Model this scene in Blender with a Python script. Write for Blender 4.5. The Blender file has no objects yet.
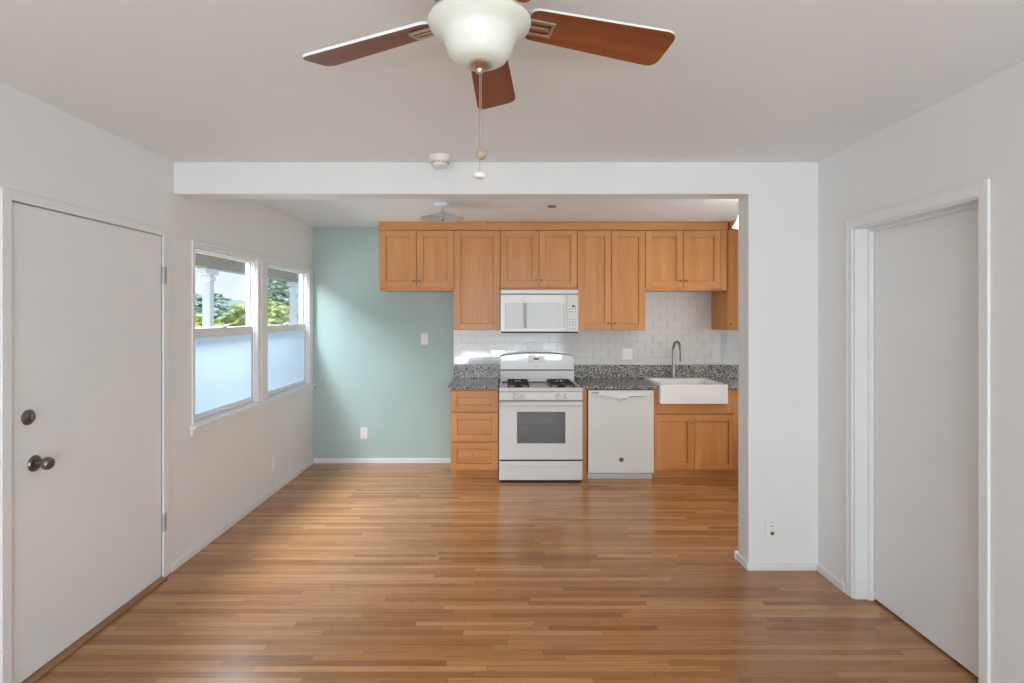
import bpy, bmesh, math, random
from mathutils import Vector, Matrix
R = math.radians
S = bpy.context.scene
C = S.collection
random.seed(7)

# ------------------------------------------------------------------ camera
CAM_Z = 1.519
cam_data = bpy.data.cameras.new('camera')
cam = bpy.data.objects.new('camera', cam_data); C.objects.link(cam)
cam.location = (0, 0, CAM_Z); cam.rotation_euler = (R(90), 0, 0)
cam_data.sensor_width = 36.0
cam_data.lens = 36.0 * 550 / 1024
cam_data.shift_x = 7 / 1024
cam_data.shift_y = -25.5 / 1024
cam_data.clip_start = 0.05; cam_data.clip_end = 300
S.camera = cam

# ------------------------------------------------------------------ exposure
S.view_settings.view_transform = 'Standard'
S.view_settings.look = 'None'
S.view_settings.exposure = 0.06
S.view_settings.gamma = 1.0
S.view_settings.use_curve_mapping = False
S.cycles.use_denoising = True
S.cycles.max_bounces = 10
S.cycles.diffuse_bounces = 6
S.cycles.sample_clamp_indirect = 6.0

# ------------------------------------------------------------------ node helpers
class N:
    def __init__(self, tree): self.t = tree
    def new(self, typ, **kw):
        n = self.t.nodes.new(typ)
        for k, v in kw.items():
            if k.startswith('_'): setattr(n, k[1:], v)
        return n
    def link(self, a, b): self.t.links.new(a, b)
    def math(self, op, a, b=None, c=None):
        n = self.t.nodes.new('ShaderNodeMath'); n.operation = op
        for i, v in enumerate((a, b, c)):
            if v is None: continue
            if isinstance(v, (int, float)): n.inputs[i].default_value = v
            else: self.t.links.new(v, n.inputs[i])
        return n.outputs[0]
    def ramp(self, fac, stops, interp='LINEAR'):
        n = self.t.nodes.new('ShaderNodeValToRGB'); n.color_ramp.interpolation = interp
        el = n.color_ramp.elements
        el[0].position, el[0].color = stops[0][0], (*stops[0][1], 1)
        el[1].position, el[1].color = stops[-1][0], (*stops[-1][1], 1)
        for p, c in stops[1:-1]:
            e = el.new(p); e.color = (*c, 1)
        self.t.links.new(fac, n.inputs[0])
        return n.outputs[0]
    def mix(self, fac, a, b, mode='MIX'):
        n = self.t.nodes.new('ShaderNodeMix'); n.data_type = 'RGBA'; n.blend_type = mode
        for i, v in ((0, fac), (6, a), (7, b)):
            if isinstance(v, (int, float)): n.inputs[i].default_value = v
            elif isinstance(v, tuple): n.inputs[i].default_value = (*v, 1)
            else: self.t.links.new(v, n.inputs[i])
        return n.outputs[2]
    def noise(self, vec, scale, detail=2, rough=0.5):
        n = self.t.nodes.new('ShaderNodeTexNoise')
        n.inputs['Scale'].default_value = scale; n.inputs['Detail'].default_value = detail
        n.inputs['Roughness'].default_value = rough
        if vec is not None: self.t.links.new(vec, n.inputs['Vector'])
        return n.outputs['Fac']
    def mapping(self, vec, scale=(1, 1, 1), loc=(0, 0, 0)):
        n = self.t.nodes.new('ShaderNodeMapping')
        n.inputs['Scale'].default_value = scale; n.inputs['Location'].default_value = loc
        self.t.links.new(vec, n.inputs['Vector'])
        return n.outputs[0]

# ------------------------------------------------------------------ sky (world)
W = bpy.data.worlds.new('sky'); S.world = W; W.use_nodes = True
w = N(W.node_tree)
bg = W.node_tree.nodes['Background']
tc = w.new('ShaderNodeTexCoord')
sep = w.new('ShaderNodeSeparateXYZ'); w.link(tc.outputs['Generated'], sep.inputs[0])
grad = w.ramp(sep.outputs['Z'], [(0.0, (0.86, 0.93, 1.0)), (0.25, (0.62, 0.80, 1.0)), (1.0, (0.40, 0.62, 1.0))])
cl = w.noise(w.mapping(tc.outputs['Generated'], (3, 3, 7)), 2.0, 5, 0.6)
clm = w.ramp(cl, [(0.42, (0, 0, 0)), (0.62, (1, 1, 1))])
col = w.mix(clm, grad, (1.0, 1.0, 1.0))
w.link(col, bg.inputs['Color'])
bg.inputs['Strength'].default_value = 1.15

# ------------------------------------------------------------------ sun, daylight through the windows and added fill lamps
def lamp(name, typ, loc, rot, energy, color=(1, 1, 1), **kw):
    d = bpy.data.lights.new(name, typ); d.energy = energy; d.color = color
    for k, v in kw.items(): setattr(d, k, v)
    o = bpy.data.objects.new(name, d); C.objects.link(o)
    o.location = loc; o.rotation_euler = rot
    return o
lamp('sun', 'SUN', (8, 4, 12), (0, R(42), R(-25)), 5.0, (1.0, 0.95, 0.86), angle=R(1))
# daylight arriving through the wide window of the living room behind the camera
lamp('daylight_rear_window', 'AREA', (0.0, -4.3, 1.7), (R(90), 0, 0), 262, (1.0, 0.985, 0.965),
     shape='RECTANGLE', size=5.2, size_y=2.8)
# upward fill lamp behind the camera, added to brighten the living room ceiling
lamp('ceiling_fill', 'AREA', (0.0, -2.86, 0.42), (R(142), 0, 0), 140, (0.90, 0.955, 1.0),
     shape='RECTANGLE', size=2.9, size_y=0.35)
# fill lamp hidden above the upper panes, added to strengthen the window light
lamp('kitchen_window_fill', 'AREA', (-2.26, 4.05, 2.2), (0, R(-50), 0), 128, (0.93, 0.97, 1.0),
     shape='RECTANGLE', size=0.24, size_y=1.6, spread=R(160))
# fill lamp hidden low outside the kitchen windows, added to lift the ceiling
lamp('kitchen_ceiling_fill', 'AREA', (-4.7, 4.6, 0.2), (0, R(-118), 0), 125, (0.92, 0.97, 1.0),
     shape='RECTANGLE', size=1.3, size_y=5.0)
# unseen fill lamp outside the added right window, brightening the kitchen
lamp('kitchen_side_fill', 'AREA', (3.0, 4.30, 1.45), (0, R(98), 0), 20, (0.96, 0.98, 1.0),
     shape='RECTANGLE', size=1.3, size_y=1.3)

# ------------------------------------------------------------------ materials
def mat(name):
    m = bpy.data.materials.new(name); m.use_nodes = True
    n = N(m.node_tree); b = m.node_tree.nodes['Principled BSDF']
    return m, n, b
def plain(name, col, rough=0.5, metal=0.0, var=0.03, scale=30, bump=0.0, bscale=200, coat=0.0):
    m, n, b = mat(name)
    tc = n.new('ShaderNodeTexCoord')
    f = n.noise(tc.outputs['Object'], scale, 3)
    a = tuple(max(0, c * (1 - var)) for c in col); z = tuple(min(1, c * (1 + var)) for c in col)
    n.link(n.ramp(f, [(0.3, a), (0.7, z)]), b.inputs['Base Color'])
    b.inputs['Roughness'].default_value = rough; b.inputs['Metallic'].default_value = metal
    b.inputs['Coat Weight'].default_value = coat
    if bump:
        bn = n.new('ShaderNodeBump'); bn.inputs['Strength'].default_value = bump; bn.inputs['Distance'].default_value = 0.002
        n.link(n.noise(tc.outputs['Object'], bscale, 2), bn.inputs['Height']); n.link(bn.outputs[0], b.inputs['Normal'])
    return m

def wood(name, grain, dark, light, rough=0.35, scale=1.0):
    """fine straight grain along axis 0, 1 or 2"""
    m, n, b = mat(name)
    tc = n.new('ShaderNodeTexCoord'); oi = n.new('ShaderNodeObjectInfo')
    add = n.new('ShaderNodeVectorMath', _operation='ADD')
    n.link(tc.outputs['Object'], add.inputs[0])
    rv = n.new('ShaderNodeVectorMath', _operation='SCALE'); rv.inputs[0].default_value = (13.1, 7.7, 5.3)
    n.link(oi.outputs['Random'], rv.inputs['Scale']); n.link(rv.outputs[0], add.inputs[1])
    sc = [15 * scale] * 3; sc[grain] = 1.1 * scale
    sc2 = [160 * scale] * 3; sc2[grain] = 5 * scale
    f1 = n.noise(n.mapping(add.outputs[0], tuple(sc)), 1.0, 3, 0.55)
    f2 = n.noise(n.mapping(add.outputs[0], tuple(sc2)), 1.0, 2, 0.5)
    f = n.math('ADD', n.math('MULTIPLY', f1, 0.7), n.math('MULTIPLY', f2, 0.3))
    n.link(n.ramp(f, [(0.33, dark), (0.5, tuple((a + c) / 2 for a, c in zip(dark, light))), (0.66, light)]), b.inputs['Base Color'])
    b.inputs['Roughness'].default_value = rough
    return m

M = {}
M['wall'] = plain('white_wall_paint', (0.785, 0.80, 0.803), 0.6, var=0.012, scale=3, bump=0.05)
M['ceiling'] = plain('ceiling_paint', (0.82, 0.85, 0.865), 0.55, var=0.012, scale=2, bump=0.04)
M['teal'] = plain('teal_wall_paint', (0.415, 0.535, 0.515), 0.55, var=0.02, scale=3, bump=0.05)
M['trim'] = plain('white_trim_paint', (0.79, 0.805, 0.81), 0.4, var=0.01)
M['door'] = plain('white_door_paint', (0.795, 0.82, 0.83), 0.4, var=0.012, scale=4)
M['appliance'] = plain('white_enamel', (0.71, 0.725, 0.72), 0.22, var=0.006, coat=0.3)
M['plastic'] = plain('white_plastic', (0.82, 0.81, 0.79), 0.35, var=0.01)
M['ceramic'] = plain('white_ceramic', (0.84, 0.84, 0.83), 0.12, var=0.006, coat=0.4)
M['black'] = plain('black_iron', (0.012, 0.012, 0.013), 0.45, var=0.1)
M['gap'] = plain('dark_gap', (0.015, 0.015, 0.016), 0.7)
M['darkglass'] = plain('oven_glass', (0.055, 0.055, 0.057), 0.12, var=0.04, coat=0.3)
M['mwglass'] = plain('microwave_glass', (0.30, 0.30, 0.295), 0.04, var=0.05, coat=0.6)
M['greyprint_shade'] = plain('grey_print_and_shade', (0.22, 0.22, 0.22), 0.5)  # printed marks, also shade painted on the ceiling disc and panel gap
M['badge'] = plain('dark_badge', (0.07, 0.07, 0.075), 0.3, metal=0.4)
M['nickel'] = plain('brushed_nickel', (0.62, 0.56, 0.48), 0.28, metal=1.0, var=0.04)
M['steel'] = plain('faucet_steel', (0.36, 0.35, 0.33), 0.3, metal=1.0, var=0.05)
M['chrome'] = plain('chrome', (0.75, 0.75, 0.75), 0.15, metal=1.0)
M['lock'] = plain('aged_lock_metal', (0.20, 0.185, 0.17), 0.32, metal=1.0, var=0.06)
M['bronze'] = plain('dull_bronze', (0.26, 0.19, 0.13), 0.4, metal=0.9, var=0.05)
M['hinge'] = plain('painted_hinge', (0.50, 0.50, 0.49), 0.4, metal=0.3, var=0.05)
M['fob'] = plain('pale_wood_fob', (0.40, 0.32, 0.23), 0.5)
M['fobwhite'] = plain('cream_fob', (0.85, 0.80, 0.70), 0.4)
CAB_D, CAB_L = (0.535, 0.222, 0.070), (0.665, 0.312, 0.104)
M['cab_v'] = wood('maple_vertical', 2, CAB_D, CAB_L)
M['cab_h'] = wood('maple_horizontal', 0, CAB_D, CAB_L)
M['cab_hy'] = wood('maple_horizontal_side', 1, CAB_D, CAB_L)
M['blade'] = wood('fan_blade_wood', 0, (0.17, 0.045, 0.016), (0.29, 0.085, 0.028), 0.35, 1.4)
M['threshold'] = wood('oak_threshold', 1, (0.24, 0.105, 0.045), (0.38, 0.18, 0.08), 0.35)
M['post'] = plain('porch_post_paint', (0.72, 0.76, 0.82), 0.6)
M['eave'] = plain('eave_wood', (0.34, 0.30, 0.26), 0.7, var=0.1, scale=8)
M['bark'] = plain('bark', (0.12, 0.09, 0.06), 0.9, var=0.2)

def leaf_mat(name, dark, light):
    m, n, b = mat(name)
    tc = n.new('ShaderNodeTexCoord')
    n.link(n.ramp(n.noise(tc.outputs['Object'], 5, 4), [(0.3, dark), (0.7, light)]), b.inputs['Base Color'])
    b.inputs['Roughness'].default_value = 0.6
    return m
M['leaf'] = leaf_mat('leaf_green', (0.28, 0.36, 0.10), (0.66, 0.72, 0.30))
M['leafdark'] = leaf_mat('leaf_dark', (0.16, 0.25, 0.17), (0.36, 0.48, 0.33))
M['leafpale'] = leaf_mat('leaf_pale_haze', (0.26, 0.36, 0.30), (0.46, 0.58, 0.46))  # pale leaves with distance haze put into the colour
M['hill'] = leaf_mat('hill_haze_green', (0.22, 0.32, 0.30), (0.36, 0.46, 0.40))  # far green, its haze mixed into the base colour
M['ground'] = plain('ground_grey', (0.42, 0.42, 0.38), 0.9, var=0.15, scale=2)

# oak strip floor, boards running left to right
def floor_mat():
    m, n, b = mat('oak_strip_floor')
    tc = n.new('ShaderNodeTexCoord'); sp = n.new('ShaderNodeSeparateXYZ')
    n.link(tc.outputs['Object'], sp.inputs[0])
    X, Y = sp.outputs['X'], sp.outputs['Y']
    BW = 0.0385
    v = n.math('DIVIDE', Y, BW)
    row = n.math('FLOOR', v); fv = n.math('FRACT', v)
    wn = n.new('ShaderNodeTexWhiteNoise', _noise_dimensions='1D'); n.link(row, wn.inputs['W'])
    wn2 = n.new('ShaderNodeTexWhiteNoise', _noise_dimensions='1D'); n.link(n.math('ADD', row, 91.7), wn2.inputs['W'])
    length = n.math('ADD', n.math('MULTIPLY', wn2.outputs['Value'], 0.75), 0.5)
    u = n.math('ADD', n.math('DIVIDE', X, length), n.math('MULTIPLY', wn.outputs['Value'], 17.3))
    pid = n.math('FLOOR', u); fu = n.math('FRACT', u)
    comb = n.new('ShaderNodeCombineXYZ'); n.link(pid, comb.inputs[0]); n.link(row, comb.inputs[1])
    wn3 = n.new('ShaderNodeTexWhiteNoise', _noise_dimensions='2D'); n.link(comb.outputs[0], wn3.inputs['Vector'])
    tone = wn3.outputs['Value']
    base = n.ramp(tone, [(0.0, (0.33, 0.150, 0.058)), (0.25, (0.43, 0.204, 0.082)), (0.6, (0.48, 0.235, 0.098)),
                         (0.85, (0.53, 0.268, 0.116)), (1.0, (0.60, 0.32, 0.145))])
    # grain, shifted per board
    gv = n.new('ShaderNodeCombineXYZ')
    n.link(n.math('ADD', n.math('MULTIPLY', X, 3.0), n.math('MULTIPLY', tone, 40)), gv.inputs[0])
    n.link(n.math('MULTIPLY', Y, 130.0), gv.inputs[1]); n.link(n.math('MULTIPLY', tone, 9), gv.inputs[2])
    g = n.noise(gv.outputs[0], 1.0, 4, 0.6)
    base = n.mix(0.75, base, n.ramp(g, [(0.28, (0.38, 0.32, 0.28)), (0.48, (0.92, 0.91, 0.90)), (0.72, (1.0, 1.0, 1.0))]), 'MULTIPLY')
    # occasional dark mineral streaks
    sv = n.mapping(tc.outputs['Object'], (1.1, 26, 1))
    st = n.ramp(n.noise(sv, 1.6, 4, 0.62), [(0.66, (1, 1, 1)), (0.78, (0.45, 0.38, 0.33))])
    base = n.mix(0.8, base, st, 'MULTIPLY')
    # seams
    e1 = n.math('LESS_THAN', n.math('MINIMUM', fv, n.math('SUBTRACT', 1.0, fv)), 0.022)
    du = n.math('MULTIPLY', n.math('MINIMUM', fu, n.math('SUBTRACT', 1.0, fu)), length)
    e2 = n.math('LESS_THAN', du, 0.0014)
    seam = n.math('MAXIMUM', e1, e2)
    base = n.mix(n.math('MULTIPLY', seam, 0.55), base, (0.10, 0.045, 0.02))
    n.link(base, b.inputs['Base Color'])
    rg = n.noise(n.mapping(tc.outputs['Object'], (2, 20, 1)), 1.5, 3)
    n.link(n.math('ADD', n.math('MULTIPLY', rg, 0.10), 0.17), b.inputs['Roughness'])
    bn = n.new('ShaderNodeBump'); bn.inputs['Strength'].default_value = 0.07; bn.inputs['Distance'].default_value = 0.002
    wob = n.math('ADD', n.math('MULTIPLY', n.noise(n.mapping(tc.outputs['Object'], (1.5, 14, 1)), 1.0, 2), 1.0),
                 n.math('MULTIPLY', seam, -0.6))
    n.link(wob, bn.inputs['Height']); n.link(bn.outputs[0], b.inputs['Normal'])
    return m
M['floor'] = floor_mat()

def granite():
    m, n, b = mat('speckled_granite')
    tc = n.new('ShaderNodeTexCoord')
    vo = n.new('ShaderNodeTexVoronoi'); vo.inputs['Scale'].default_value = 130
    n.link(tc.outputs['Object'], vo.inputs['Vector'])
    bw = n.new('ShaderNodeRGBToBW'); n.link(vo.outputs['Color'], bw.inputs[0])
    nz = n.noise(tc.outputs['Object'], 60, 4, 0.7)
    f = n.math('ADD', n.math('MULTIPLY', bw.outputs[0], 0.6), n.math('MULTIPLY', nz, 0.4))
    n.link(n.ramp(f, [(0.33, (0.018, 0.018, 0.018)), (0.43, (0.10, 0.10, 0.10)), (0.52, (0.22, 0.215, 0.21)), (0.66, (0.50, 0.49, 0.48))]), b.inputs['Base Color'])
    b.inputs['Roughness'].default_value = 0.10
    return m
M['granite'] = granite()

def tile():
    m, n, b = mat('glazed_white_tile')
    oi = n.new('ShaderNodeTexCoord')
    n.link(n.ramp(n.noise(oi.outputs['Object'], 9, 2), [(0.3, (0.62, 0.62, 0.615)), (0.7, (0.645, 0.645, 0.64))]), b.inputs['Base Color'])
    b.inputs['Roughness'].default_value = 0.08
    return m
M['tile'] = tile()
M['grout'] = plain('pale_grout', (0.60, 0.60, 0.595), 0.5)

def glass_clear():
    m, n, b = mat('clear_window_glass')
    m.node_tree.nodes.remove(b)
    out = m.node_tree.nodes['Material Output']
    t = n.new('ShaderNodeBsdfTransparent'); t.inputs[0].default_value = (0.95, 0.98, 1.0, 1)
    g = n.new('ShaderNodeBsdfGlossy'); g.inputs['Roughness'].default_value = 0.02
    lw = n.new('ShaderNodeLayerWeight'); lw.inputs[0].default_value = 0.5
    fr_out = n.math('ADD', n.math('MULTIPLY', n.math('POWER', lw.outputs['Facing'], 5.0), 0.6), 0.03)
    mx = n.new('ShaderNodeMixShader'); n.link(fr_out, mx.inputs[0]); n.link(t.outputs[0], mx.inputs[1]); n.link(g.outputs[0], mx.inputs[2])
    n.link(mx.outputs[0], out.inputs[0])
    return m
M['glass'] = glass_clear()
def glass_frost():
    m, n, b = mat('frosted_window_glass')
    m.node_tree.nodes.remove(b)
    out = m.node_tree.nodes['Material Output']
    tc = n.new('ShaderNodeTexCoord')
    c = n.ramp(n.noise(tc.outputs['Object'], 4, 2), [(0.3, (0.53, 0.60, 0.66)), (0.7, (0.54, 0.61, 0.67))])
    t = n.new('ShaderNodeBsdfTranslucent'); n.link(c, t.inputs[0])
    d = n.new('ShaderNodeBsdfDiffuse'); d.inputs[0].default_value = (0.60, 0.70, 0.85, 1)
    mx = n.new('ShaderNodeMixShader'); mx.inputs[0].default_value = 0.12; n.link(t.outputs[0], mx.inputs[1]); n.link(d.outputs[0], mx.inputs[2])
    g = n.new('ShaderNodeBsdfGlossy'); g.inputs['Roughness'].default_value = 0.25
    m2 = n.new('ShaderNodeMixShader'); m2.inputs[0].default_value = 0.05; n.link(mx.outputs[0], m2.inputs[1]); n.link(g.outputs[0], m2.inputs[2])
    n.link(m2.outputs[0], out.inputs[0])
    return m
M['frost'] = glass_frost()
def bowl_glass():
    m, n, b = mat('opal_bowl_glass')
    tc = n.new('ShaderNodeTexCoord')
    n.link(n.ramp(n.noise(tc.outputs['Object'], 14, 4), [(0.3, (0.72, 0.76, 0.69)), (0.7, (0.78, 0.81, 0.75))]), b.inputs['Base Color'])
    b.inputs['Roughness'].default_value = 0.45
    b.inputs['Subsurface Weight'].default_value = 0.3
    b.inputs['Subsurface Radius'].default_value = (0.02, 0.02, 0.02)
    return m
M['bowl'] = bowl_glass()
def shade_glass():
    m, n, b = mat('frosted_shade_glass')
    b.inputs['Base Color'].default_value = (0.52, 0.55, 0.54, 1); b.inputs['Roughness'].default_value = 0.3
    return m
M['shade'] = shade_glass()
def lit_glass():
    m, n, b = mat('lit_lamp_glass')
    b.inputs['Base Color'].default_value = (0.9, 0.85, 0.75, 1)
    b.inputs['Emission Color'].default_value = (1.0, 0.86, 0.62, 1); b.inputs['Emission Strength'].default_value = 5.0
    return m
M['lit'] = lit_glass()

# ------------------------------------------------------------------ mesh helpers
class MB:
    def __init__(self): self.v = []; self.f = []; self.mi = []; self.sm = []
    def add(self, bm, mi=0, smooth=False, mtx=None):
        base = len(self.v); bm.verts.index_update()
        for v in bm.verts: self.v.append((mtx @ v.co) if mtx else v.co.copy())
        for f in bm.faces:
            self.f.append([base + v.index for v in f.verts]); self.mi.append(mi); self.sm.append(smooth)
        bm.free(); return self
    def box(self, x0, x1, y0, y1, z0, z1, bev=0.0, mi=0, seg=2, mtx=None):
        bm = bmesh.new(); bmesh.ops.create_cube(bm, size=1)
        sx, sy, sz = abs(x1 - x0), abs(y1 - y0), abs(z1 - z0)
        for v in bm.verts:
            v.co = Vector(((x0 + x1) / 2 + v.co.x * sx, (y0 + y1) / 2 + v.co.y * sy, (z0 + z1) / 2 + v.co.z * sz))
        if bev > 0:
            bmesh.ops.bevel(bm, geom=bm.edges[:], offset=min(bev, 0.45 * min(sx, sy, sz)), segments=seg, affect='EDGES', profile=0.5)
        return self.add(bm, mi, False, mtx)
    def lathe(self, prof, c=(0, 0, 0), seg=32, mi=0, mtx=None, smooth=True):
        bm = bmesh.new(); rings = []
        for r, z in prof:
            if r < 1e-6: rings.append([bm.verts.new((0, 0, z))])
            else: rings.append([bm.verts.new((r * math.cos(2 * math.pi * i / seg), r * math.sin(2 * math.pi * i / seg), z)) for i in range(seg)])
        for a, b in zip(rings, rings[1:]):
            for i in range(seg):
                j = (i + 1) % seg
                if len(a) == 1 and len(b) == 1: continue
                if len(a) == 1: bm.faces.new((a[0], b[i], b[j]))
                elif len(b) == 1: bm.faces.new((a[i], a[j], b[0]))
                else: bm.faces.new((a[i], a[j], b[j], b[i]))
        bmesh.ops.recalc_face_normals(bm, faces=bm.faces[:])
        T = Matrix.Translation(c)
        return self.add(bm, mi, smooth, T @ mtx if mtx else T)
    def tube(self, pts, r, seg=10, mi=0, mtx=None, cap=True):
        pts = [Vector(p) for p in pts]; rr = r if isinstance(r, (list, tuple)) else [r] * len(pts)
        bm = bmesh.new(); rings = []; up = None
        for i, p in enumerate(pts):
            d = (pts[min(i + 1, len(pts) - 1)] - pts[max(i - 1, 0)]).normalized()
            if up is None:
                up = d.orthogonal().normalized()
            up = (up - d * up.dot(d)).normalized(); s = d.cross(up)
            rings.append([bm.verts.new(p + rr[i] * (math.cos(2 * math.pi * k / seg) * up + math.sin(2 * math.pi * k / seg) * s)) for k in range(seg)])
        for a, b in zip(rings, rings[1:]):
            for k in range(seg):
                bm.faces.new((a[k], a[(k + 1) % seg], b[(k + 1) % seg], b[k]))
        if cap:
            bm.faces.new(rings[0][::-1]); bm.faces.new(rings[-1])
        bmesh.ops.recalc_face_normals(bm, faces=bm.faces[:])
        return self.add(bm, mi, True, mtx)
    def prism(self, poly, d0, d1, axis='z', mi=0, side_mi=None, top_mi=None, bev=0.0, mtx=None):
        """polygon extruded between d0 and d1 along an axis"""
        bm = bmesh.new()
        def P(a, b, d): return {'z': (a, b, d), 'y': (a, d, b), 'x': (d, a, b)}[axis]
        lo = [bm.verts.new(P(a, b, d0)) for a, b in poly]; hi = [bm.verts.new(P(a, b, d1)) for a, b in poly]
        n = len(poly)
        fl = bm.faces.new(lo[::-1]); fh = bm.faces.new(hi)
        sides = [bm.faces.new((lo[i], lo[(i + 1) % n], hi[(i + 1) % n], hi[i])) for i in range(n)]
        bmesh.ops.recalc_face_normals(bm, faces=bm.faces[:])
        if bev: bmesh.ops.bevel(bm, geom=list(set(fl.edges[:] + fh.edges[:])), offset=bev, segments=2, affect='EDGES', profile=0.5)
        k0 = len(self.f); self.add(bm, mi, False, mtx)
        if side_mi is not None and not bev:
            for k in range(k0 + 1, len(self.f)): self.mi[k] = side_mi
            if top_mi is not None: self.mi[k0 + 1] = top_mi
        return self
    def build(self, name, mats, parent=None):
        org = Vector((0, 0, 0)); p = parent
        while p is not None: org += p.location; p = p.parent
        me = bpy.data.meshes.new(name)
        me.from_pydata([v - org for v in map(Vector, self.v)], [], self.f)
        for m in (mats if isinstance(mats, list) else [mats]): me.materials.append(m)
        me.polygons.foreach_set('material_index', self.mi); me.polygons.foreach_set('use_smooth', self.sm)
        me.validate(); me.update()
        if any(self.sm): me.set_sharp_from_angle(angle=R(40))
        o = bpy.data.objects.new(name, me); C.objects.link(o)
        if parent is not None: o.parent = parent
        return o

def thing(name, label, cat, loc, group=None):
    o = bpy.data.objects.new(name, None); C.objects.link(o)
    o.location = loc; o.empty_display_size = 0.1
    o['label'] = label; o['category'] = cat
    if group: o['group'] = group
    return o
def tag(o, label, cat, group=None, kind=None):
    o['label'] = label; o['category'] = cat
    if group: o['group'] = group
    if kind: o['kind'] = kind
    return o
def struct(name, mb, mats, label=None, cat=None):
    o = mb.build(name, mats); o['kind'] = 'structure'
    if label: o['label'] = label
    if cat: o['category'] = cat
    return o

# ------------------------------------------------------------------ measured planes (metres)
XL, XR = -1.983, 1.872            # side walls of the living room
YP, YPB = 3.289, 3.436            # front and back of the partition wall
YB = 5.682                        # kitchen back wall
XK = 2.75                         # kitchen right wall
H = 2.44                          # ceiling
YR = -2.6                         # wall behind the camera
ZB = 2.249                        # underside of the beam
XJ = 1.456                        # opening jamb

# ------------------------------------------------------------------ room shell
struct('floor', MB().box(XL - 0.15, XK + 0.1, YR - 0.15, YB + 0.15, -0.12, 0), M['floor'], 'honey oak strip floor running left to right', 'floor')
struct('ceiling', MB().box(XL - 0.15, XK + 0.1, YR - 0.15, YB + 0.15, H, H + 0.16), M['ceiling'], 'smooth white ceiling of living room and kitchen', 'ceiling')

D1Y0, D1Y1, D1Z = 2.191, 3.190, 1.995      # front door opening
W1Y0, W1Y1, W2Y0, W2Y1, WZ0, WZ1 = 3.508, 4.405, 4.575, 5.565, 0.824, 1.975
wl = MB(); x0, x1 = XL - 0.085, XL
wl.box(x0, x1, YR, D1Y0, 0, H); wl.box(x0, x1, D1Y0, D1Y1, D1Z, H); wl.box(x0, x1, D1Y1, W1Y0, 0, H)
wl.box(x0, x1, W1Y0, W2Y1, 0, WZ0); wl.box(x0, x1, W1Y0, W2Y1, WZ1, H)
wl.box(x0, x1, W1Y1, W2Y0, WZ0, WZ1); wl.box(x0, x1, W2Y1, YB, 0, H)
struct('wall_left', wl, M['wall'], 'white left wall holding front door and windows', 'wall')

D2Y0, D2Y1, D2Z = 2.163, 2.958, 1.995      # side door opening
wr = MB()
wr.box(XR, XR + 0.15, YR, D2Y0, 0, H); wr.box(XR, XR + 0.15, D2Y0, D2Y1, D2Z, H); wr.box(XR, XR + 0.15, D2Y1, YP, 0, H); wr.box(XR + 0.151, XR + 0.20, D2Y0 - 0.1, D2Y1 + 0.1, 0, D2Z + 0.1)
struct('wall_right', wr, M['wall'], 'white right wall around the recessed plain door', 'wall')
struct('wall_kitchen_right', MB().box(XK, XK + 0.1, YPB, 3.65, 0, H).box(XK, XK + 0.1, 4.95, YB, 0, H).box(XK, XK + 0.1, 3.65, 4.95, 0, 0.85).box(XK, XK + 0.1, 3.65, 4.95, 2.05, H), M['wall'], 'white kitchen wall behind the partition', 'wall')
wb = MB().box(XL - 0.15, XK + 0.1, YB, YB + 0.15, 0, H)
struct('wall_back', wb, M['teal'], 'sage teal painted kitchen back wall', 'wall')
wp = MB()
wp.prism([(XL, ZB), (XJ, ZB), (XJ, 0), (XK + 0.1, 0), (XK + 0.1, H), (XL, H)], YP, YPB, 'y', bev=0.004)
struct('wall_partition', wp, M['wall'], 'white partition wall with beam over kitchen opening', 'wall')
RX0, RX1, RZ0, RZ1 = -1.55, 1.5, 0.35, 2.2
wq = MB()
wq.box(XL - 0.15, RX0, YR - 0.15, YR, 0, H); wq.box(RX1, XR + 0.15, YR - 0.15, YR, 0, H)
wq.box(RX0, RX1, YR - 0.15, YR, 0, RZ0); wq.box(RX0, RX1, YR - 0.15, YR, RZ1, H)
struct('wall_rear', wq, M['wall'], 'white living room wall behind the camera', 'wall')

# baseboards
struct('baseboard_left', MB().box(XL, XL + 0.014, D1Y1 + 0.062, YB - 0.014, 0, 0.048, 0.004), M['trim'], 'low white baseboard along the left wall', 'baseboard')
struct('baseboard_back', MB().box(XL, -0.507, YB - 0.014, YB, 0, 0.05, 0.004), M['trim'], 'low white baseboard under the teal wall', 'baseboard')
bb = MB().box(XJ - 0.014, XR - 0.014, YP - 0.014, YP, 0, 0.044, 0.004).box(XJ - 0.014, XJ, YP, YPB + 0.014, 0, 0.044, 0.004)
bb.lathe([(0, 0), (0.016, 0), (0.016, 0.044), (0.010, 0.050), (0, 0.050)], (XJ - 0.004, YPB + 0.004, 0), 20)
struct('baseboard_partition', bb, M['trim'], 'low white baseboard around the partition end', 'baseboard')
struct('baseboard_right', MB().box(XR - 0.014, XR, D2Y1 + 0.056, YP, 0, 0.044, 0.004), M['trim'], 'short white baseboard beside the side door', 'baseboard')

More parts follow.
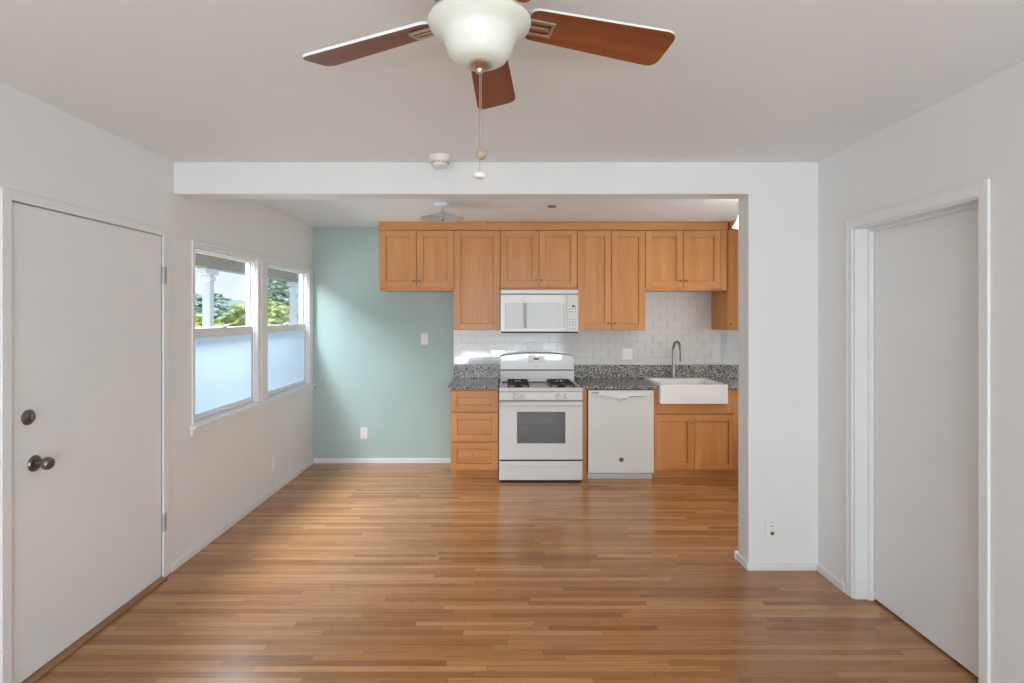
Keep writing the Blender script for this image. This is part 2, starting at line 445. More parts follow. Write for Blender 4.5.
# ------------------------------------------------------------------ front door (left wall)
d = MB(); cz = D1Z + 0.032
xo = XL - 0.002
d.box(xo, XL + 0.011, D1Y1 - 0.012, D1Y1 + 0.052, 0, cz, 0.004)
d.box(xo, XL + 0.011, D1Y0 - 0.034, D1Y0 + 0.012, 0, cz, 0.004)
d.box(xo, XL + 0.011, D1Y0 + 0.012, D1Y1 - 0.012, D1Z - 0.012, cz, 0.004)
d.box(XL - 0.084, XL - 0.046, D1Y0, D1Y0 + 0.04, 0, D1Z); d.box(XL - 0.084, XL - 0.046, D1Y1 - 0.04, D1Y1, 0, D1Z); d.box(XL - 0.084, XL - 0.046, D1Y0 + 0.04, D1Y1 - 0.04, D1Z - 0.04, D1Z)
d1 = struct('door_1', d, M['trim'], 'white flush front door with dark deadbolt and knob on left wall', 'door')
slab = MB().box(XL - 0.044, XL - 0.001, D1Y0 + 0.015, D1Y1 - 0.015, 0.016, D1Z - 0.015, 0.002)
slab = slab.build('door_slab', M['door'], d1)
tm = Matrix.Rotation(R(90), 4, 'Y')
y, z = 2.318, 0.898
MB().lathe([(0, 0), (0.034, 0), (0.034, 0.004), (0.029, 0.010), (0.012, 0.013), (0.011, 0.034), (0.018, 0.040), (0.026, 0.050), (0.027, 0.062), (0.022, 0.071), (0.010, 0.074), (0, 0.074)], (XL - 0.002, y, z), 28, mtx=tm).build('door_knob', M['lock'], d1)
db = MB().lathe([(0, 0), (0.032, 0), (0.032, 0.006), (0.026, 0.012), (0.016, 0.013), (0, 0.013)], (XL - 0.002, 2.286, 1.098), 28, mtx=tm)
db.box(XL + 0.010, XL + 0.022, 2.281, 2.291, 1.082, 1.114, 0.003)
db.build('deadbolt', M['lock'], d1)
for hz in (1.755, 0.325):
    h = MB()
    for k in range(3): h.tube([(XL + 0.012, D1Y1 - 0.013, hz - 0.05 + k * 0.034), (XL + 0.012, D1Y1 - 0.013, hz - 0.05 + k * 0.034 + 0.031)], 0.007, 10)
    h.box(XL + 0.001, XL + 0.0125, D1Y1 - 0.011, D1Y1 + 0.016, hz - 0.05, hz + 0.05, 0.001)
    h.build('door_hinge', M['hinge'], d1)
MB().box(XL - 0.084, XL + 0.038, D1Y0 + 0.012, D1Y1 - 0.013, 0, 0.013, 0.004).build('threshold', M['threshold'], d1)

# ------------------------------------------------------------------ side door (right wall, recessed)
d = MB(); cz = D2Z + 0.054
d.box(XR - 0.010, XR + 0.002, D2Y1 - 0.003, D2Y1 + 0.046, 0, cz, 0.004)
d.box(XR - 0.010, XR + 0.002, D2Y0 - 0.042, D2Y0 + 0.003, 0, cz, 0.004)
d.box(XR - 0.010, XR + 0.002, D2Y0 + 0.003, D2Y1 - 0.003, D2Z - 0.003, cz, 0.004)
d.box(XR - 0.012, XR - 0.008, D2Y1 + 0.034, D2Y1 + 0.046, 0, cz, 0.003)
d.box(XR - 0.012, XR - 0.008, D2Y0 - 0.032, D2Y1 + 0.034, cz - 0.014, cz, 0.003)
d.box(XR + 0.002, XR + 0.149, D2Y1 - 0.012, D2Y1, 0, D2Z, 0.002)
d.box(XR + 0.002, XR + 0.149, D2Y0, D2Y0 + 0.012, 0, D2Z, 0.002)
d.box(XR + 0.002, XR + 0.149, D2Y0 + 0.012, D2Y1 - 0.012, D2Z - 0.012, D2Z, 0.002)
d.box(XR + 0.070, XR + 0.098, D2Y1 - 0.024, D2Y1 - 0.012, 0, D2Z - 0.012, 0.002)
d.box(XR + 0.070, XR + 0.098, D2Y0 + 0.012, D2Y0 + 0.024, 0, D2Z - 0.012, 0.002)
d.box(XR + 0.070, XR + 0.098, D2Y0 + 0.024, D2Y1 - 0.024, D2Z - 0.026, D2Z - 0.012, 0.002)
d2 = struct('door_2', d, M['trim'], 'plain white recessed door without handle on right wall', 'door')
MB().box(XR + 0.100, XR + 0.138, D2Y0 + 0.014, D2Y1 - 0.014, 0.012, D2Z - 0.016, 0.002).build('door_slab', M['door'], d2)

# ------------------------------------------------------------------ kitchen windows
def sash(mb, x, y0, y1, z0, z1, st=0.036, rt=0.036, rb=0.040, t=0.030):
    mb.box(x, x + t, y0, y0 + st, z0, z1, 0.003); mb.box(x, x + t, y1 - st, y1, z0, z1, 0.003)
    mb.box(x, x + t, y0 + st, y1 - st, z1 - rt, z1, 0.003); mb.box(x, x + t, y0 + st, y1 - st, z0, z0 + rb, 0.003)
MID = 1.425
def kitchen_window(name, y0, y1, label):
    fr = MB()                                            # jamb liner with stops
    fr.box(XL - 0.085, XL, y0, y0 + 0.014, WZ0, WZ1); fr.box(XL - 0.085, XL, y1 - 0.014, y1, WZ0, WZ1)
    fr.box(XL - 0.085, XL, y0 + 0.014, y1 - 0.014, WZ1 - 0.014, WZ1); fr.box(XL - 0.085, XL, y0 + 0.014, y1 - 0.014, WZ0, WZ0 + 0.014)
    for yy in (y0 + 0.014, y1 - 0.026):
        fr.box(XL - 0.027, XL - 0.012, yy, yy + 0.012, WZ0 + 0.014, WZ1 - 0.014, 0.002)
    fr.box(XL - 0.027, XL - 0.012, y0 + 0.026, y1 - 0.026, WZ1 - 0.026, WZ1 - 0.014, 0.002)
    wo = struct(name, fr, M['trim'], label, 'window')
    a, b = y0 + 0.0145, y1 - 0.0145
    up = MB(); sash(up, XL - 0.070, a, b, MID - 0.020, WZ1 - 0.015, 0.020, 0.020, 0.036, 0.020)
    u = up.build('upper_sash', M['trim'], wo)
    MB().box(XL - 0.060, XL - 0.056, a + 0.018, b - 0.018, MID + 0.014, WZ1 - 0.033).build('clear_pane', M['glass'], u)
    lo = MB(); sash(lo, XL - 0.0495, a, b, WZ0 + 0.015, MID + 0.014, 0.024, 0.066, 0.036, 0.020)
    l = lo.build('lower_sash', M['trim'], wo)
    MB().box(XL - 0.040, XL - 0.035, a + 0.022, b - 0.022, WZ0 + 0.049, MID - 0.050).build('frosted_pane', M['frost'], l)
    lk = MB().box(XL - 0.048, XL - 0.026, (a + b) / 2 - 0.03, (a + b) / 2 + 0.03, MID + 0.0143, MID + 0.024, 0.003)
    lk.tube([(XL - 0.036, (a + b) / 2, MID + 0.026), (XL - 0.020, (a + b) / 2 + 0.03, MID + 0.028)], 0.005, 8)
    lk.build('sash_lock', M['plastic'], wo)
    lf = MB().box(XL - 0.0293, XL - 0.014, (a + b) / 2 - 0.04, (a + b) / 2 + 0.04, WZ0 + 0.030, WZ0 + 0.040, 0.003)
    lf.build('sash_lift', M['plastic'], wo)
kitchen_window('window_1', W1Y0, W1Y1, 'double hung window closer to the front door, lower pane frosted')
kitchen_window('window_2', W2Y0, W2Y1, 'double hung window beside the teal wall, lower pane frosted')
c = MB(); cx = XL + 0.008
def casing_strip(y0, y1, z0, z1):
    c.box(XL - 0.001, cx, y0, y1, z0, z1, 0.004)
casing_strip(W1Y0 - 0.030, W1Y0 + 0.003, WZ0, WZ1 + 0.028)
casing_strip(W2Y1 - 0.006, W2Y1 + 0.060, WZ0, WZ1 + 0.028)
casing_strip(W1Y1 - 0.006, W2Y0 + 0.006, WZ0, WZ1 - 0.006)
casing_strip(W1Y0 + 0.003, W2Y1 - 0.006, WZ1 - 0.006, WZ1 + 0.028)
c.box(cx - 0.002, cx + 0.005, W1Y0 - 0.030, W2Y1 + 0.060, WZ1 + 0.018, WZ1 + 0.030, 0.003)
c.box(cx - 0.002, cx + 0.006, (W1Y1 + W2Y0) / 2 - 0.03, (W1Y1 + W2Y0) / 2 + 0.03, WZ0, WZ1 - 0.006, 0.003)
struct('trim_1', c, M['trim'], 'white moulded casing around both kitchen windows', 'trim')
st = MB().box(XL - 0.02, XL + 0.036, W1Y0 - 0.050, YB - 0.004, WZ0 - 0.022, WZ0 + 0.004, 0.006)
st.box(XL, XL + 0.016, W1Y0 - 0.045, YB - 0.02, WZ0 - 0.062, WZ0 - 0.022, 0.004)
struct('trim_2', st, M['trim'], 'white window sill board under both kitchen windows', 'trim')

# rear window behind the camera
rw = MB()
for a, b in ((RX0, RX0 + 0.06), (RX1 - 0.06, RX1), (-0.56, -0.50), (0.45, 0.51)): rw.box(a, b, YR - 0.12, YR - 0.03, RZ0, RZ1, 0.004)
rw.box(RX0, RX1, YR - 0.12, YR - 0.03, RZ0, RZ0 + 0.06, 0.004); rw.box(RX0, RX1, YR - 0.12, YR - 0.03, RZ1 - 0.06, RZ1, 0.004)
r3 = struct('window_3', rw, M['trim'], 'wide three part window behind the camera', 'window')
MB().box(RX0 + 0.06, RX1 - 0.06, YR - 0.080, YR - 0.074, RZ0 + 0.06, RZ1 - 0.06).build('clear_pane', M['glass'], r3)

struct('sun_block_side', MB().box(XK + 0.1, XK + 2.6, 2.6, 6.2, 2.46, 2.56), M['eave'], 'unseen overhang added to keep sun out of the side window', 'roof')  # unseen overhang, added only to block the sun at the side
sw = MB()  # unseen window, added to let fill light into the kitchen
for a, b in ((3.65, 3.70), (4.275, 4.325), (4.90, 4.95)): sw.box(XK + 0.02, XK + 0.08, a, b, 0.85, 2.05, 0.004)
for a, b in ((0.85, 0.90), (2.00, 2.05)): sw.box(XK + 0.02, XK + 0.08, 3.70, 4.90, a, b, 0.004)
r4 = struct('added_window', sw, M['trim'], 'two part unseen window added behind the partition to let fill light in', 'window')
MB().box(XK + 0.045, XK + 0.051, 3.70, 4.90, 0.90, 2.00).build('clear_pane', M['glass'], r4)

# ------------------------------------------------------------------ outside the kitchen windows
g = MB().box(-60, XL - 0.16, -20, 90, -0.55, -0.45)
struct('ground', g, M['ground'], 'pale ground outside the kitchen windows', 'ground')
def hill():
    bm = bmesh.new(); n = 60
    rows = []
    for j in range(8):
        row = []
        for i in range(n + 1):
            yy = -20 + 130 * i / n; xx = -30 - j * 3.5
            hgt = 5.6 * math.sin(math.pi * j / 7.0 * 0.5) * (1 + 0.25 * math.sin(yy * 0.11) + 0.12 * math.sin(yy * 0.37)) - 0.6 + random.uniform(-0.3, 0.3) * (j > 0)
            row.append(bm.verts.new((xx, yy, hgt)))
        rows.append(row)
    for a, b in zip(rows, rows[1:]):
        for i in range(n): bm.faces.new((a[i], a[i + 1], b[i + 1], b[i]))
    bmesh.ops.recalc_face_normals(bm, faces=bm.faces[:])
    m = MB(); m.add(bm, 0, True); return m
struct('hill', hill(), M['hill'], 'hazy green hill far beyond the windows', 'hill')
struct('ground_rear', MB().box(-6, 6, -9, YR - 0.16, -0.25, -0.15), M['ground'], 'pale yard behind the living room window', 'ground')
XP = -3.75
pr = MB().box(XP - 0.35, XL - 0.086, 1.0, 16.0, 2.37, 2.43)
pr.box(XP - 0.08, XP + 0.08, 1.0, 16.0, 2.12, 2.37, 0.006)
struct('roof_porch', pr, M['eave'], 'weathered wood porch eave outside the kitchen windows', 'roof')
rf = MB()
for k in range(18): rf.box(XP + 0.08, XL - 0.086, 1.6 + k * 0.8, 1.65 + k * 0.8, 2.27, 2.37, 0.003)
struct('trim_3', rf, M['post'], 'white rafters under the porch eave', 'trim')
for py, lab in ((6.95, 'white porch post seen through the window closer to the front door'), (9.75, 'white porch post seen through the window beside the teal wall')):
    t = thing('porch_post', lab, 'post', (XP, py, -0.45), 'porch posts outside the windows')
    MB().box(XP - 0.05, XP + 0.05, py - 0.05, py + 0.05, -0.45, 2.12, 0.008).build('shaft', M['post'], t)
    MB().box(XP - 0.065, XP + 0.065, py - 0.065, py + 0.065, 1.96, 2.02, 0.01).box(XP - 0.06, XP + 0.06, py - 0.15, py + 0.15, 2.04, 2.119, 0.012).build('bracket', M['post'], t)

def crown(c, rx, ry, rz, n, s):
    bm = bmesh.new()
    blobs = [(Vector((random.uniform(-.5, .5) * rx, random.uniform(-.5, .5) * ry, random.uniform(-.4, .5) * rz)), random.uniform(.45, .7)) for _ in range(9)]
    for _ in range(n):
        b, k = random.choice(blobs)
        d = Vector((random.gauss(0, 1), random.gauss(0, 1), random.gauss(0, 1))).normalized() * random.uniform(.6, 1.0)
        p = Vector(c) + b + Vector((d.x * rx * k, d.y * ry * k, d.z * rz * k))
        q = Vector((random.gauss(0, 1), random.gauss(0, 1), random.gauss(0, 1))).to_track_quat('Z', 'Y').to_matrix()
        l = s * random.uniform(.6, 1.3)
        vs = [bm.verts.new(p + q @ Vector(o)) for o in ((-l, 0, 0), (0, -l * .45, l * .1), (l, 0, 0), (0, l * .45, l * .1))]
        bm.faces.new(vs)
    m = MB(); m.add(bm); return m
def tree(name, label, x, y, hgt, rx, rz, m, n=2200, s=0.16):
    t = thing(name, label, 'tree', (x, y, -0.45), 'trees outside the kitchen windows')
    z0 = -0.45
    MB().tube([(x, y, z0), (x + .05, y, z0 + hgt * .3), (x - .04, y + .06, z0 + hgt * .62)], [.10, .07, .04], 10).build('trunk', M['bark'], t)
    crown((x, y, z0 + hgt - rz * 0.9), rx, rx, rz, n, s).build('foliage', m, t)
tree('leafy_bush', 'yellow green bush behind porch post outside window nearer front door', -8.6, 13.6, 2.35, 1.7, 1.1, M['leaf'])
tree('leafy_bush', 'yellow green bush seen low through window beside the teal wall', -7.6, 18.0, 2.5, 1.6, 1.2, M['leaf'])
tree('leafy_tree', 'dark green tree left of porch post outside window nearer front door', -14.5, 15.5, 2.7, 1.9, 1.3, M['leafdark'])
tree('leafy_tree', 'tall blue green tree seen through window beside the teal wall', -11.5, 28.6, 5.0, 1.35, 2.2, M['leafpale'], 3000, 0.2)
tree('leafy_tree', 'distant tree on the hill line seen through window nearer front door', -22.0, 40.0, 3.5, 2.4, 1.8, M['hill'], 1800, 0.3)

# ------------------------------------------------------------------ cabinets
MV, MH = [M['cab_v'], M['cab_h']], None
def shaker(x0, x1, z0, z1, yf, w=0.062, t=0.020, rec=0.011, panel=0):
    """five piece framed front facing -Y, its face at yf"""
    mb = MB(); y1 = yf + t; b = 0.0018
    mb.box(x0, x0 + w, yf, y1, z0, z1, b, 0); mb.box(x1 - w, x1, yf, y1, z0, z1, b, 0)
    mb.box(x0 + w, x1 - w, yf, y1, z1 - w, z1, b, 1); mb.box(x0 + w, x1 - w, yf, y1, z0, z0 + w, b, 1)
    mb.box(x0 + w - .004, x1 - w + .004, y1 - 0.004, y1 - 0.002, z0 + w - .004, z1 - w + .004, 0, panel)
    mb.box(x0 + w + .003, x1 - w - .003, yf + rec, y1 - 0.004, z0 + w + .003, z1 - w - .003, 0.002, panel)
    return mb
def knob_mb(x, y, z):
    m = Matrix.Rotation(R(90), 4, 'X')
    return MB().lathe([(0, 0), (0.006, 0), (0.005, 0.010), (0.010, 0.016), (0.012, 0.021), (0.009, 0.026), (0, 0.027)], (x, y, z), 16, mtx=m)

YU = 5.36                                          # face of the upper doors
def upper_cabinet(x0, x1, z0, doors, label, knobs, rail=True, extra=0.0):
    zt = 2.352
    t = thing('wall_cabinet', label, 'cabinet', ((x0 + x1) / 2, YU + 0.02, z0), 'upper kitchen cabinets')
    MB().box(x0 + 0.001, x1 - 0.001 + extra, YU + 0.0205, YB - 0.001 if z0 > 1.7 else YB - 0.014, z0, zt + 0.004, 0.002).build('body', M['cab_v'], t)
    if extra: MB().box(x1 + 0.001, x1 - 0.001 + extra, YU + 0.004, YU + 0.020, z0, zt + 0.004, 0.002).build('corner_stile', M['cab_v'], t)
    n = doors; zd = z0 + (0.028 if rail else 0.003)
    for i in range(n):
        a = x0 + (x1 - x0) * i / n + 0.0025; b = x0 + (x1 - x0) * (i + 1) / n - 0.0025
        dd = shaker(a, b, zd, zt, YU).build('door', [M['cab_v'], M['cab_h']], t)
        if knobs:
            kx = (b - 0.026) if i == 0 else (a + 0.026)
            knob_mb(kx, YU, zd + 0.065).build('knob', M['bronze'], dd)
    return t
EX = [-1.228, -0.497, -0.046, 0.705, 1.369, 2.104]
upper_cabinet(EX[0], EX[1], 1.768, 2, 'short two door wooden wall cabinet over bare teal wall', True)
upper_cabinet(EX[1], EX[2], 1.381, 1, 'tall single door wooden wall cabinet left of the microwave', False, False)
upper_cabinet(EX[2], EX[3], 1.772, 2, 'short two door wooden wall cabinet above the microwave', True)
upper_cabinet(EX[3], EX[4], 1.381, 2, 'tall two door wooden wall cabinet right of the microwave', True, False)
upper_cabinet(EX[4], EX[5], 1.768, 2, 'short two door wooden wall cabinet above the farmhouse sink', True, extra=0.060)
# corner cabinet on the kitchen's right wall, its door facing left
XS, YS = 2.168, YU + 0.006
t = thing('wall_cabinet', 'wooden corner wall cabinet with angled door at the partition edge', 'cabinet', (XS + 0.3, 5.4, 1.381), 'upper kitchen cabinets')
q = XK - 0.001 - 0.315 - XS                       # run of the angled face
foot = [(XS - 0.040, YB - 0.014), (XS, YS + 0.004), (XS + q, YS + 0.004 - q), (XK - 0.001, YS + 0.004 - q), (XK - 0.001, YB - 0.014)]
MB().prism(foot, 1.381, 2.356, 'z').build('body', M['cab_v'], t)
dl = q * math.sqrt(2) - 0.030
mx = Matrix.Translation((XS + 0.0106, YS - 0.0106, 0)) @ Matrix.Rotation(R(-45), 4, 'Z')
def turned(mb, mtx):
    mb.v = [mtx @ Vector(v) for v in mb.v]; return mb
dd = turned(shaker(0.004, dl, 1.386, 2.345, -0.014), mx).build('door', [M['cab_v'], M['cab_h']], t)
turned(knob_mb(0.036, -0.014, 1.44), mx).build('knob', M['bronze'], dd)
# filler boards between cabinets and ceiling
XSEAM = -0.185
tag(MB().box(EX[0] - 0.004, XSEAM - 0.0006, YU + 0.004, YU + 0.024, 2.358, H - 0.001, 0.002).build('filler_board', M['cab_h']),
    'wooden filler board at ceiling above the left upper cabinets', 'trim board', 'filler boards above the upper cabinets')
tag(MB().box(XSEAM + 0.0006, XS + 0.010, YU + 0.006, YU + 0.026, 2.358, H - 0.006, 0.002).build('filler_board', M['cab_h']),
    'longer wooden filler board at ceiling above microwave and sink cabinets', 'trim board', 'filler boards above the upper cabinets')
fb = turned(MB().box(0.006, dl + 0.01, 0.002, 0.020, 2.358, H - 0.006, 0.002), mx)
tag(fb.build('filler_board', M['cab_h']),
    'wooden filler board at ceiling above the corner cabinet', 'trim board', 'filler boards above the upper cabinets')

# lower cabinets
YF, YC = 5.09, 5.111
t = thing('drawer_cabinet', 'wooden base cabinet with three drawers left of the range', 'cabinet', (-0.28, YC, 0))
bx0, bx1 = -0.505, -0.060
MB().box(bx0, bx1, YC, YB - 0.02, 0.090, 0.843, 0.002).build('body', M['cab_v'], t)
MB().box(bx0 + 0.004, bx1 - 0.004, 5.160, 5.178, 0, 0.0895).build('toe_kick', M['cab_h'], t)
for z0, z1 in ((0.636, 0.826), (0.362, 0.622), (0.094, 0.346)):
    dr = shaker(bx0 + 0.003, bx1 - 0.003, z0, z1, YF, 0.058, panel=1).build('drawer', [M['cab_v'], M['cab_h']], t)
    zz = (z0 + z1) / 2 + (0.0 if z1 > .8 else 0.012)
    p = MB().tube([((bx0 + bx1) / 2 - 0.022, YF + 0.009, zz), ((bx0 + bx1) / 2 - 0.018, YF - 0.016, zz), ((bx0 + bx1) / 2 + 0.018, YF - 0.016, zz), ((bx0 + bx1) / 2 + 0.022, YF + 0.009, zz)], 0.0045, 8)
    p.build('drawer_pull', M['nickel'], dr)
tag(MB().box(0.718, 0.759, 5.105, YB - 0.02, 0, 0.843, 0.002).build('cabinet_end_board', M['cab_v']), 'narrow wooden panel between the range and dishwasher', 'panel')

t = thing('sink_cabinet', 'wooden two door base cabinet under the farmhouse sink', 'cabinet', (1.77, YC, 0))
sx0, sx1 = 1.376, 2.146
sb = MB()
sb.box(sx0, sx0 + 0.018, YC, YB - 0.02, 0.088, 0.843); sb.box(sx1 - 0.018, sx1, YC, YB - 0.02, 0.088, 0.843)
sb.box(sx0 + 0.018, sx1 - 0.018, YC + 0.3, YB - 0.02, 0.088, 0.10); sb.box(sx0 + 0.018, sx1 - 0.018, YC, YC + 0.3, 0.088, 0.10)
sb.box(sx0 + 0.018, sx1 - 0.018, YB - 0.035, YB - 0.02, 0.10, 0.68)
sb.box(sx0 + 0.018, sx0 + 0.043, YC, YC + 0.02, 0.61, 0.843); sb.box(sx1 - 0.10, sx1 - 0.018, YC, YC + 0.02, 0.61, 0.843)
sb.box(sx0 + 0.043, sx1 - 0.10, YC, YC + 0.02, 0.61, 0.700, 0, 1)
sb.box(sx0 + 0.002, sx1 - 0.002, YC - 0.006, YC - 0.0002, 0.618, 0.640, 0.002, 1)
sb.box(sx1, XK - 0.001, YC, YC + 0.02, 0.088, 0.843)
sb.build('body', [M['cab_v'], M['cab_h']], t)
MB().box(sx0 + 0.002, XK - 0.001, 5.160, 5.178, 0, 0.0875).build('toe_kick', M['cab_h'], t)
xm = 1.756
for a, b, kx, vert in ((sx0 + 0.006, xm - 0.0015, xm - 0.026, True), (xm + 0.0015, sx1 - 0.012, xm + 0.042, False)):
    dd = shaker(a, b, 0.094, 0.606, YF, 0.062).build('door', [M['cab_v'], M['cab_h']], t)
    dx, dz = (0, 0.020) if vert else (0.024, 0)
    zz = 0.548
    p = MB().tube([(kx - dx * 1.1, YF + 0.002, zz - dz * 1.1), (kx - dx, YF - 0.016, zz - dz), (kx, YF - 0.022, zz), (kx + dx, YF - 0.016, zz + dz), (kx + dx * 1.1, YF + 0.002, zz + dz * 1.1)], 0.0045, 8)
    p.build('door_pull', M['nickel'], dd)

# counters
def counter(label, pieces, splash):
    mb = MB()
    for p in pieces: mb.box(*p, 0.003)
    o = mb.build('countertop', M['granite']); tag(o, label, 'countertop', 'granite countertops')
    s = MB().box(*splash, 0.002).build('splash_strip', M['granite'], o)
    return o
ZC0, ZC1 = 0.8435, 0.875
counter('speckled grey granite countertop left of the range', [(-0.527, -0.060, 5.065, YB - 0.002, ZC0, ZC1)], (-0.527, -0.050, YB - 0.022, YB - 0.002, ZC1 + 0.0003, 1.015))
SK0, SK1 = 1.420, 2.043
counter('long speckled grey granite countertop around the farmhouse sink',
        [(0.712, SK0 - 0.001, 5.065, YB - 0.002, ZC0, ZC1), (SK0 - 0.001, SK1 + 0.001, YB - 0.03, YB - 0.002, ZC0, ZC1), (SK1 + 0.001, XK - 0.001, 5.065, YB - 0.002, ZC0, ZC1)],
        (0.712, XK - 0.001, YB - 0.022, YB - 0.002, ZC1 + 0.0003, 1.015))

# glazed tile wall
tl = MB(); tw, th = 0.152, 0.0765
tl.box(-0.530, XK - 0.001, YB - 0.004, YB, 1.016, 1.80, 0, 1)
r = 0; z = 1.0165
while z < 1.79:
    x = -0.530 - (0.5 * tw if r % 2 else 0)
    while x < XK:
        a, b = max(x + 0.0007, -0.529), min(x + tw - 0.0007, XK - 0.002)
        if b - a > 0.01:
            rot = Matrix.Translation(((a + b) / 2, YB - 0.007, z + th / 2)) @ Matrix.Rotation(random.gauss(0, 0.0045), 4, 'X') @ Matrix.Rotation(random.gauss(0, 0.0045), 4, 'Z')
            wd = (b - a) / 2
            tl.box(-wd, wd, -0.004, 0.004, -th / 2 + 0.0007, th / 2 - 0.0007, 0.001, 0, 1, rot)
        x += tw
    z += th; r += 1
struct('wall_backsplash', tl, [M['tile'], M['grout']], 'glossy white subway tile behind the kitchen counter', 'wall')

# ------------------------------------------------------------------ gas range
GX0, GX1, GY, GB = -0.0540, 0.7050, 5.000, 5.640
gx = (GX0 + GX1) / 2
t = thing('gas_range', 'white freestanding gas range with oven window and black grates', 'stove', (gx, 5.3, 0))
MB().box(GX0 + 0.004, GX1 - 0.004, GY + 0.045, GB, 0.026, 0.845, 0.003).build('body', M['appliance'], t)
MB().box(GX0 + 0.012, GX1 - 0.012, GY + 0.012, GB - 0.05, 0, 0.0255).build('plinth', M['gap'], t)
# storage drawer
dr = MB().box(GX0, GX1, GY, GY + 0.044, 0.026, 0.198, 0.005)
dr.box(GX0 + 0.08, GX1 - 0.08, GY - 0.004, GY + 0.002, 0.150, 0.166, 0.003)
dr.build('storage_drawer', M['appliance'], t)
gp = MB().box(GX0 + 0.006, GX1 - 0.006, GY + 0.012, GY + 0.0445, 0.1985, 0.2115).build('drawer_gap_shade', M['gap'], t)  # dark strip standing in for the shade above the drawer
MB().box(GX0 + 0.004, GX1 - 0.004, GY + 0.016, GY + 0.0445, 0.7425, 0.7515).build('panel_gap_shade', M['greyprint_shade'], t)  # grey strip standing in for the shade below the control panel
# oven door
od = MB(); z0, z1 = 0.212, 0.742; wx0, wx1, wz0, wz1 = 0.110, 0.548, 0.360, 0.646
od.box(GX0, wx0, GY, GY + 0.044, z0, z1, 0.004); od.box(wx1, GX1, GY, GY + 0.044, z0, z1, 0.004)
od.box(wx0 - .004, wx1 + .004, GY, GY + 0.044, z0, wz0, 0.004); od.box(wx0 - .004, wx1 + .004, GY, GY + 0.044, wz1, z1, 0.004)
odo = od.build('oven_door', M['appliance'], t)
MB().box(wx0 - 0.004, wx1 + 0.004, GY + 0.006, GY + 0.020, wz0 - 0.004, wz1 + 0.004).build('oven_window', M['darkglass'], odo)
rk = MB()
for zz in (0.44, 0.53): rk.box(wx0, wx1, GY + 0.0035, GY + 0.0055, zz, zz + 0.004)
rk.build('oven_rack', M['badge'], odo)
hb = MB().box(GX0 + 0.002, GX1 - 0.002, GY - 0.042, GY - 0.014, 0.706, 0.738, 0.012, 0, 3)
hb.box(GX0 + 0.004, GX0 + 0.040, GY - 0.03, GY + 0.004, 0.708, 0.736, 0.004); hb.box(GX1 - 0.040, GX1 - 0.004, GY - 0.03, GY + 0.004, 0.708, 0.736, 0.004)
hb.build('oven_handle', M['appliance'], odo)
# control panel with four knobs
cp = MB().box(GX0, GX1, GY + 0.004, GY + 0.046, 0.752, 0.828, 0.005)
cpo = cp.build('control_panel', M['appliance'], t)
kk = Matrix.Rotation(R(90), 4, 'X')
for px in (0.098, 0.168, 0.486, 0.556):
    k = MB().lathe([(0, 0), (0.027, 0), (0.027, 0.006), (0.021, 0.010), (0.019, 0.026), (0.016, 0.029), (0, 0.029)], (px, GY + 0.005, 0.790), 24, mtx=kk)
    k.box(px - 0.005, px + 0.005, GY - 0.032, GY - 0.022, 0.772, 0.808, 0.003)
    k.build('knob', M['appliance'], cpo)
# cooktop with a raised lip
ct = MB().box(GX0, GX1, GY, GB - 0.02, 0.832, 0.848, 0.005)
ct.box(GX0, GX0 + 0.028, GY, GB - 0.02, 0.846, 0.866, 0.006); ct.box(GX1 - 0.028, GX1, GY, GB - 0.02, 0.846, 0.866, 0.006)
ct.box(GX0 + 0.02, GX1 - 0.02, GY, GY + 0.03, 0.846, 0.866, 0.006)
ct.build('cooktop', M['appliance'], t)
for (a, b) in ((0.025, 0.225), (0.420, 0.640)):
    gr = MB(); zt = 0.888
    for yy0, yy1 in ((5.07, 5.28), (5.30, 5.51)):
        gr.box(a, b, yy0, yy0 + 0.011, zt - 0.010, zt, 0.003); gr.box(a, b, yy1 - 0.011, yy1, zt - 0.010, zt, 0.003)
        gr.box(a, a + 0.011, yy0, yy1, zt - 0.010, zt, 0.003); gr.box(b - 0.011, b, yy0, yy1, zt - 0.010, zt, 0.003)
        mxx, myy = (a + b) / 2, (yy0 + yy1) / 2
        gr.box(mxx - 0.005, mxx + 0.005, yy0, myy - 0.03, zt - 0.010, zt + 0.003, 0.002); gr.box(mxx - 0.005, mxx + 0.005, myy + 0.03, yy1, zt - 0.010, zt + 0.003, 0.002)
        gr.box(a, mxx - 0.03, myy - 0.005, myy + 0.005, zt - 0.010, zt + 0.003, 0.002); gr.box(mxx + 0.03, b, myy - 0.005, myy + 0.005, zt - 0.010, zt + 0.003, 0.002)
        for qx in (a + 0.006, b - 0.006):
            for qy in (yy0 + 0.006, yy1 - 0.006): gr.box(qx - 0.006, qx + 0.006, qy - 0.006, qy + 0.006, 0.848, zt, 0.002)
    gr.build('grate', M['black'], t)
    for yy in (5.175, 5.405):
        bn = MB().lathe([(0, 0), (0.055, 0), (0.050, 0.004), (0.034, 0.006), (0.034, 0.018), (0.028, 0.023), (0, 0.024)], ((a + b) / 2, yy, 0.848), 24)
        bn.build('burner', M['black'], t)
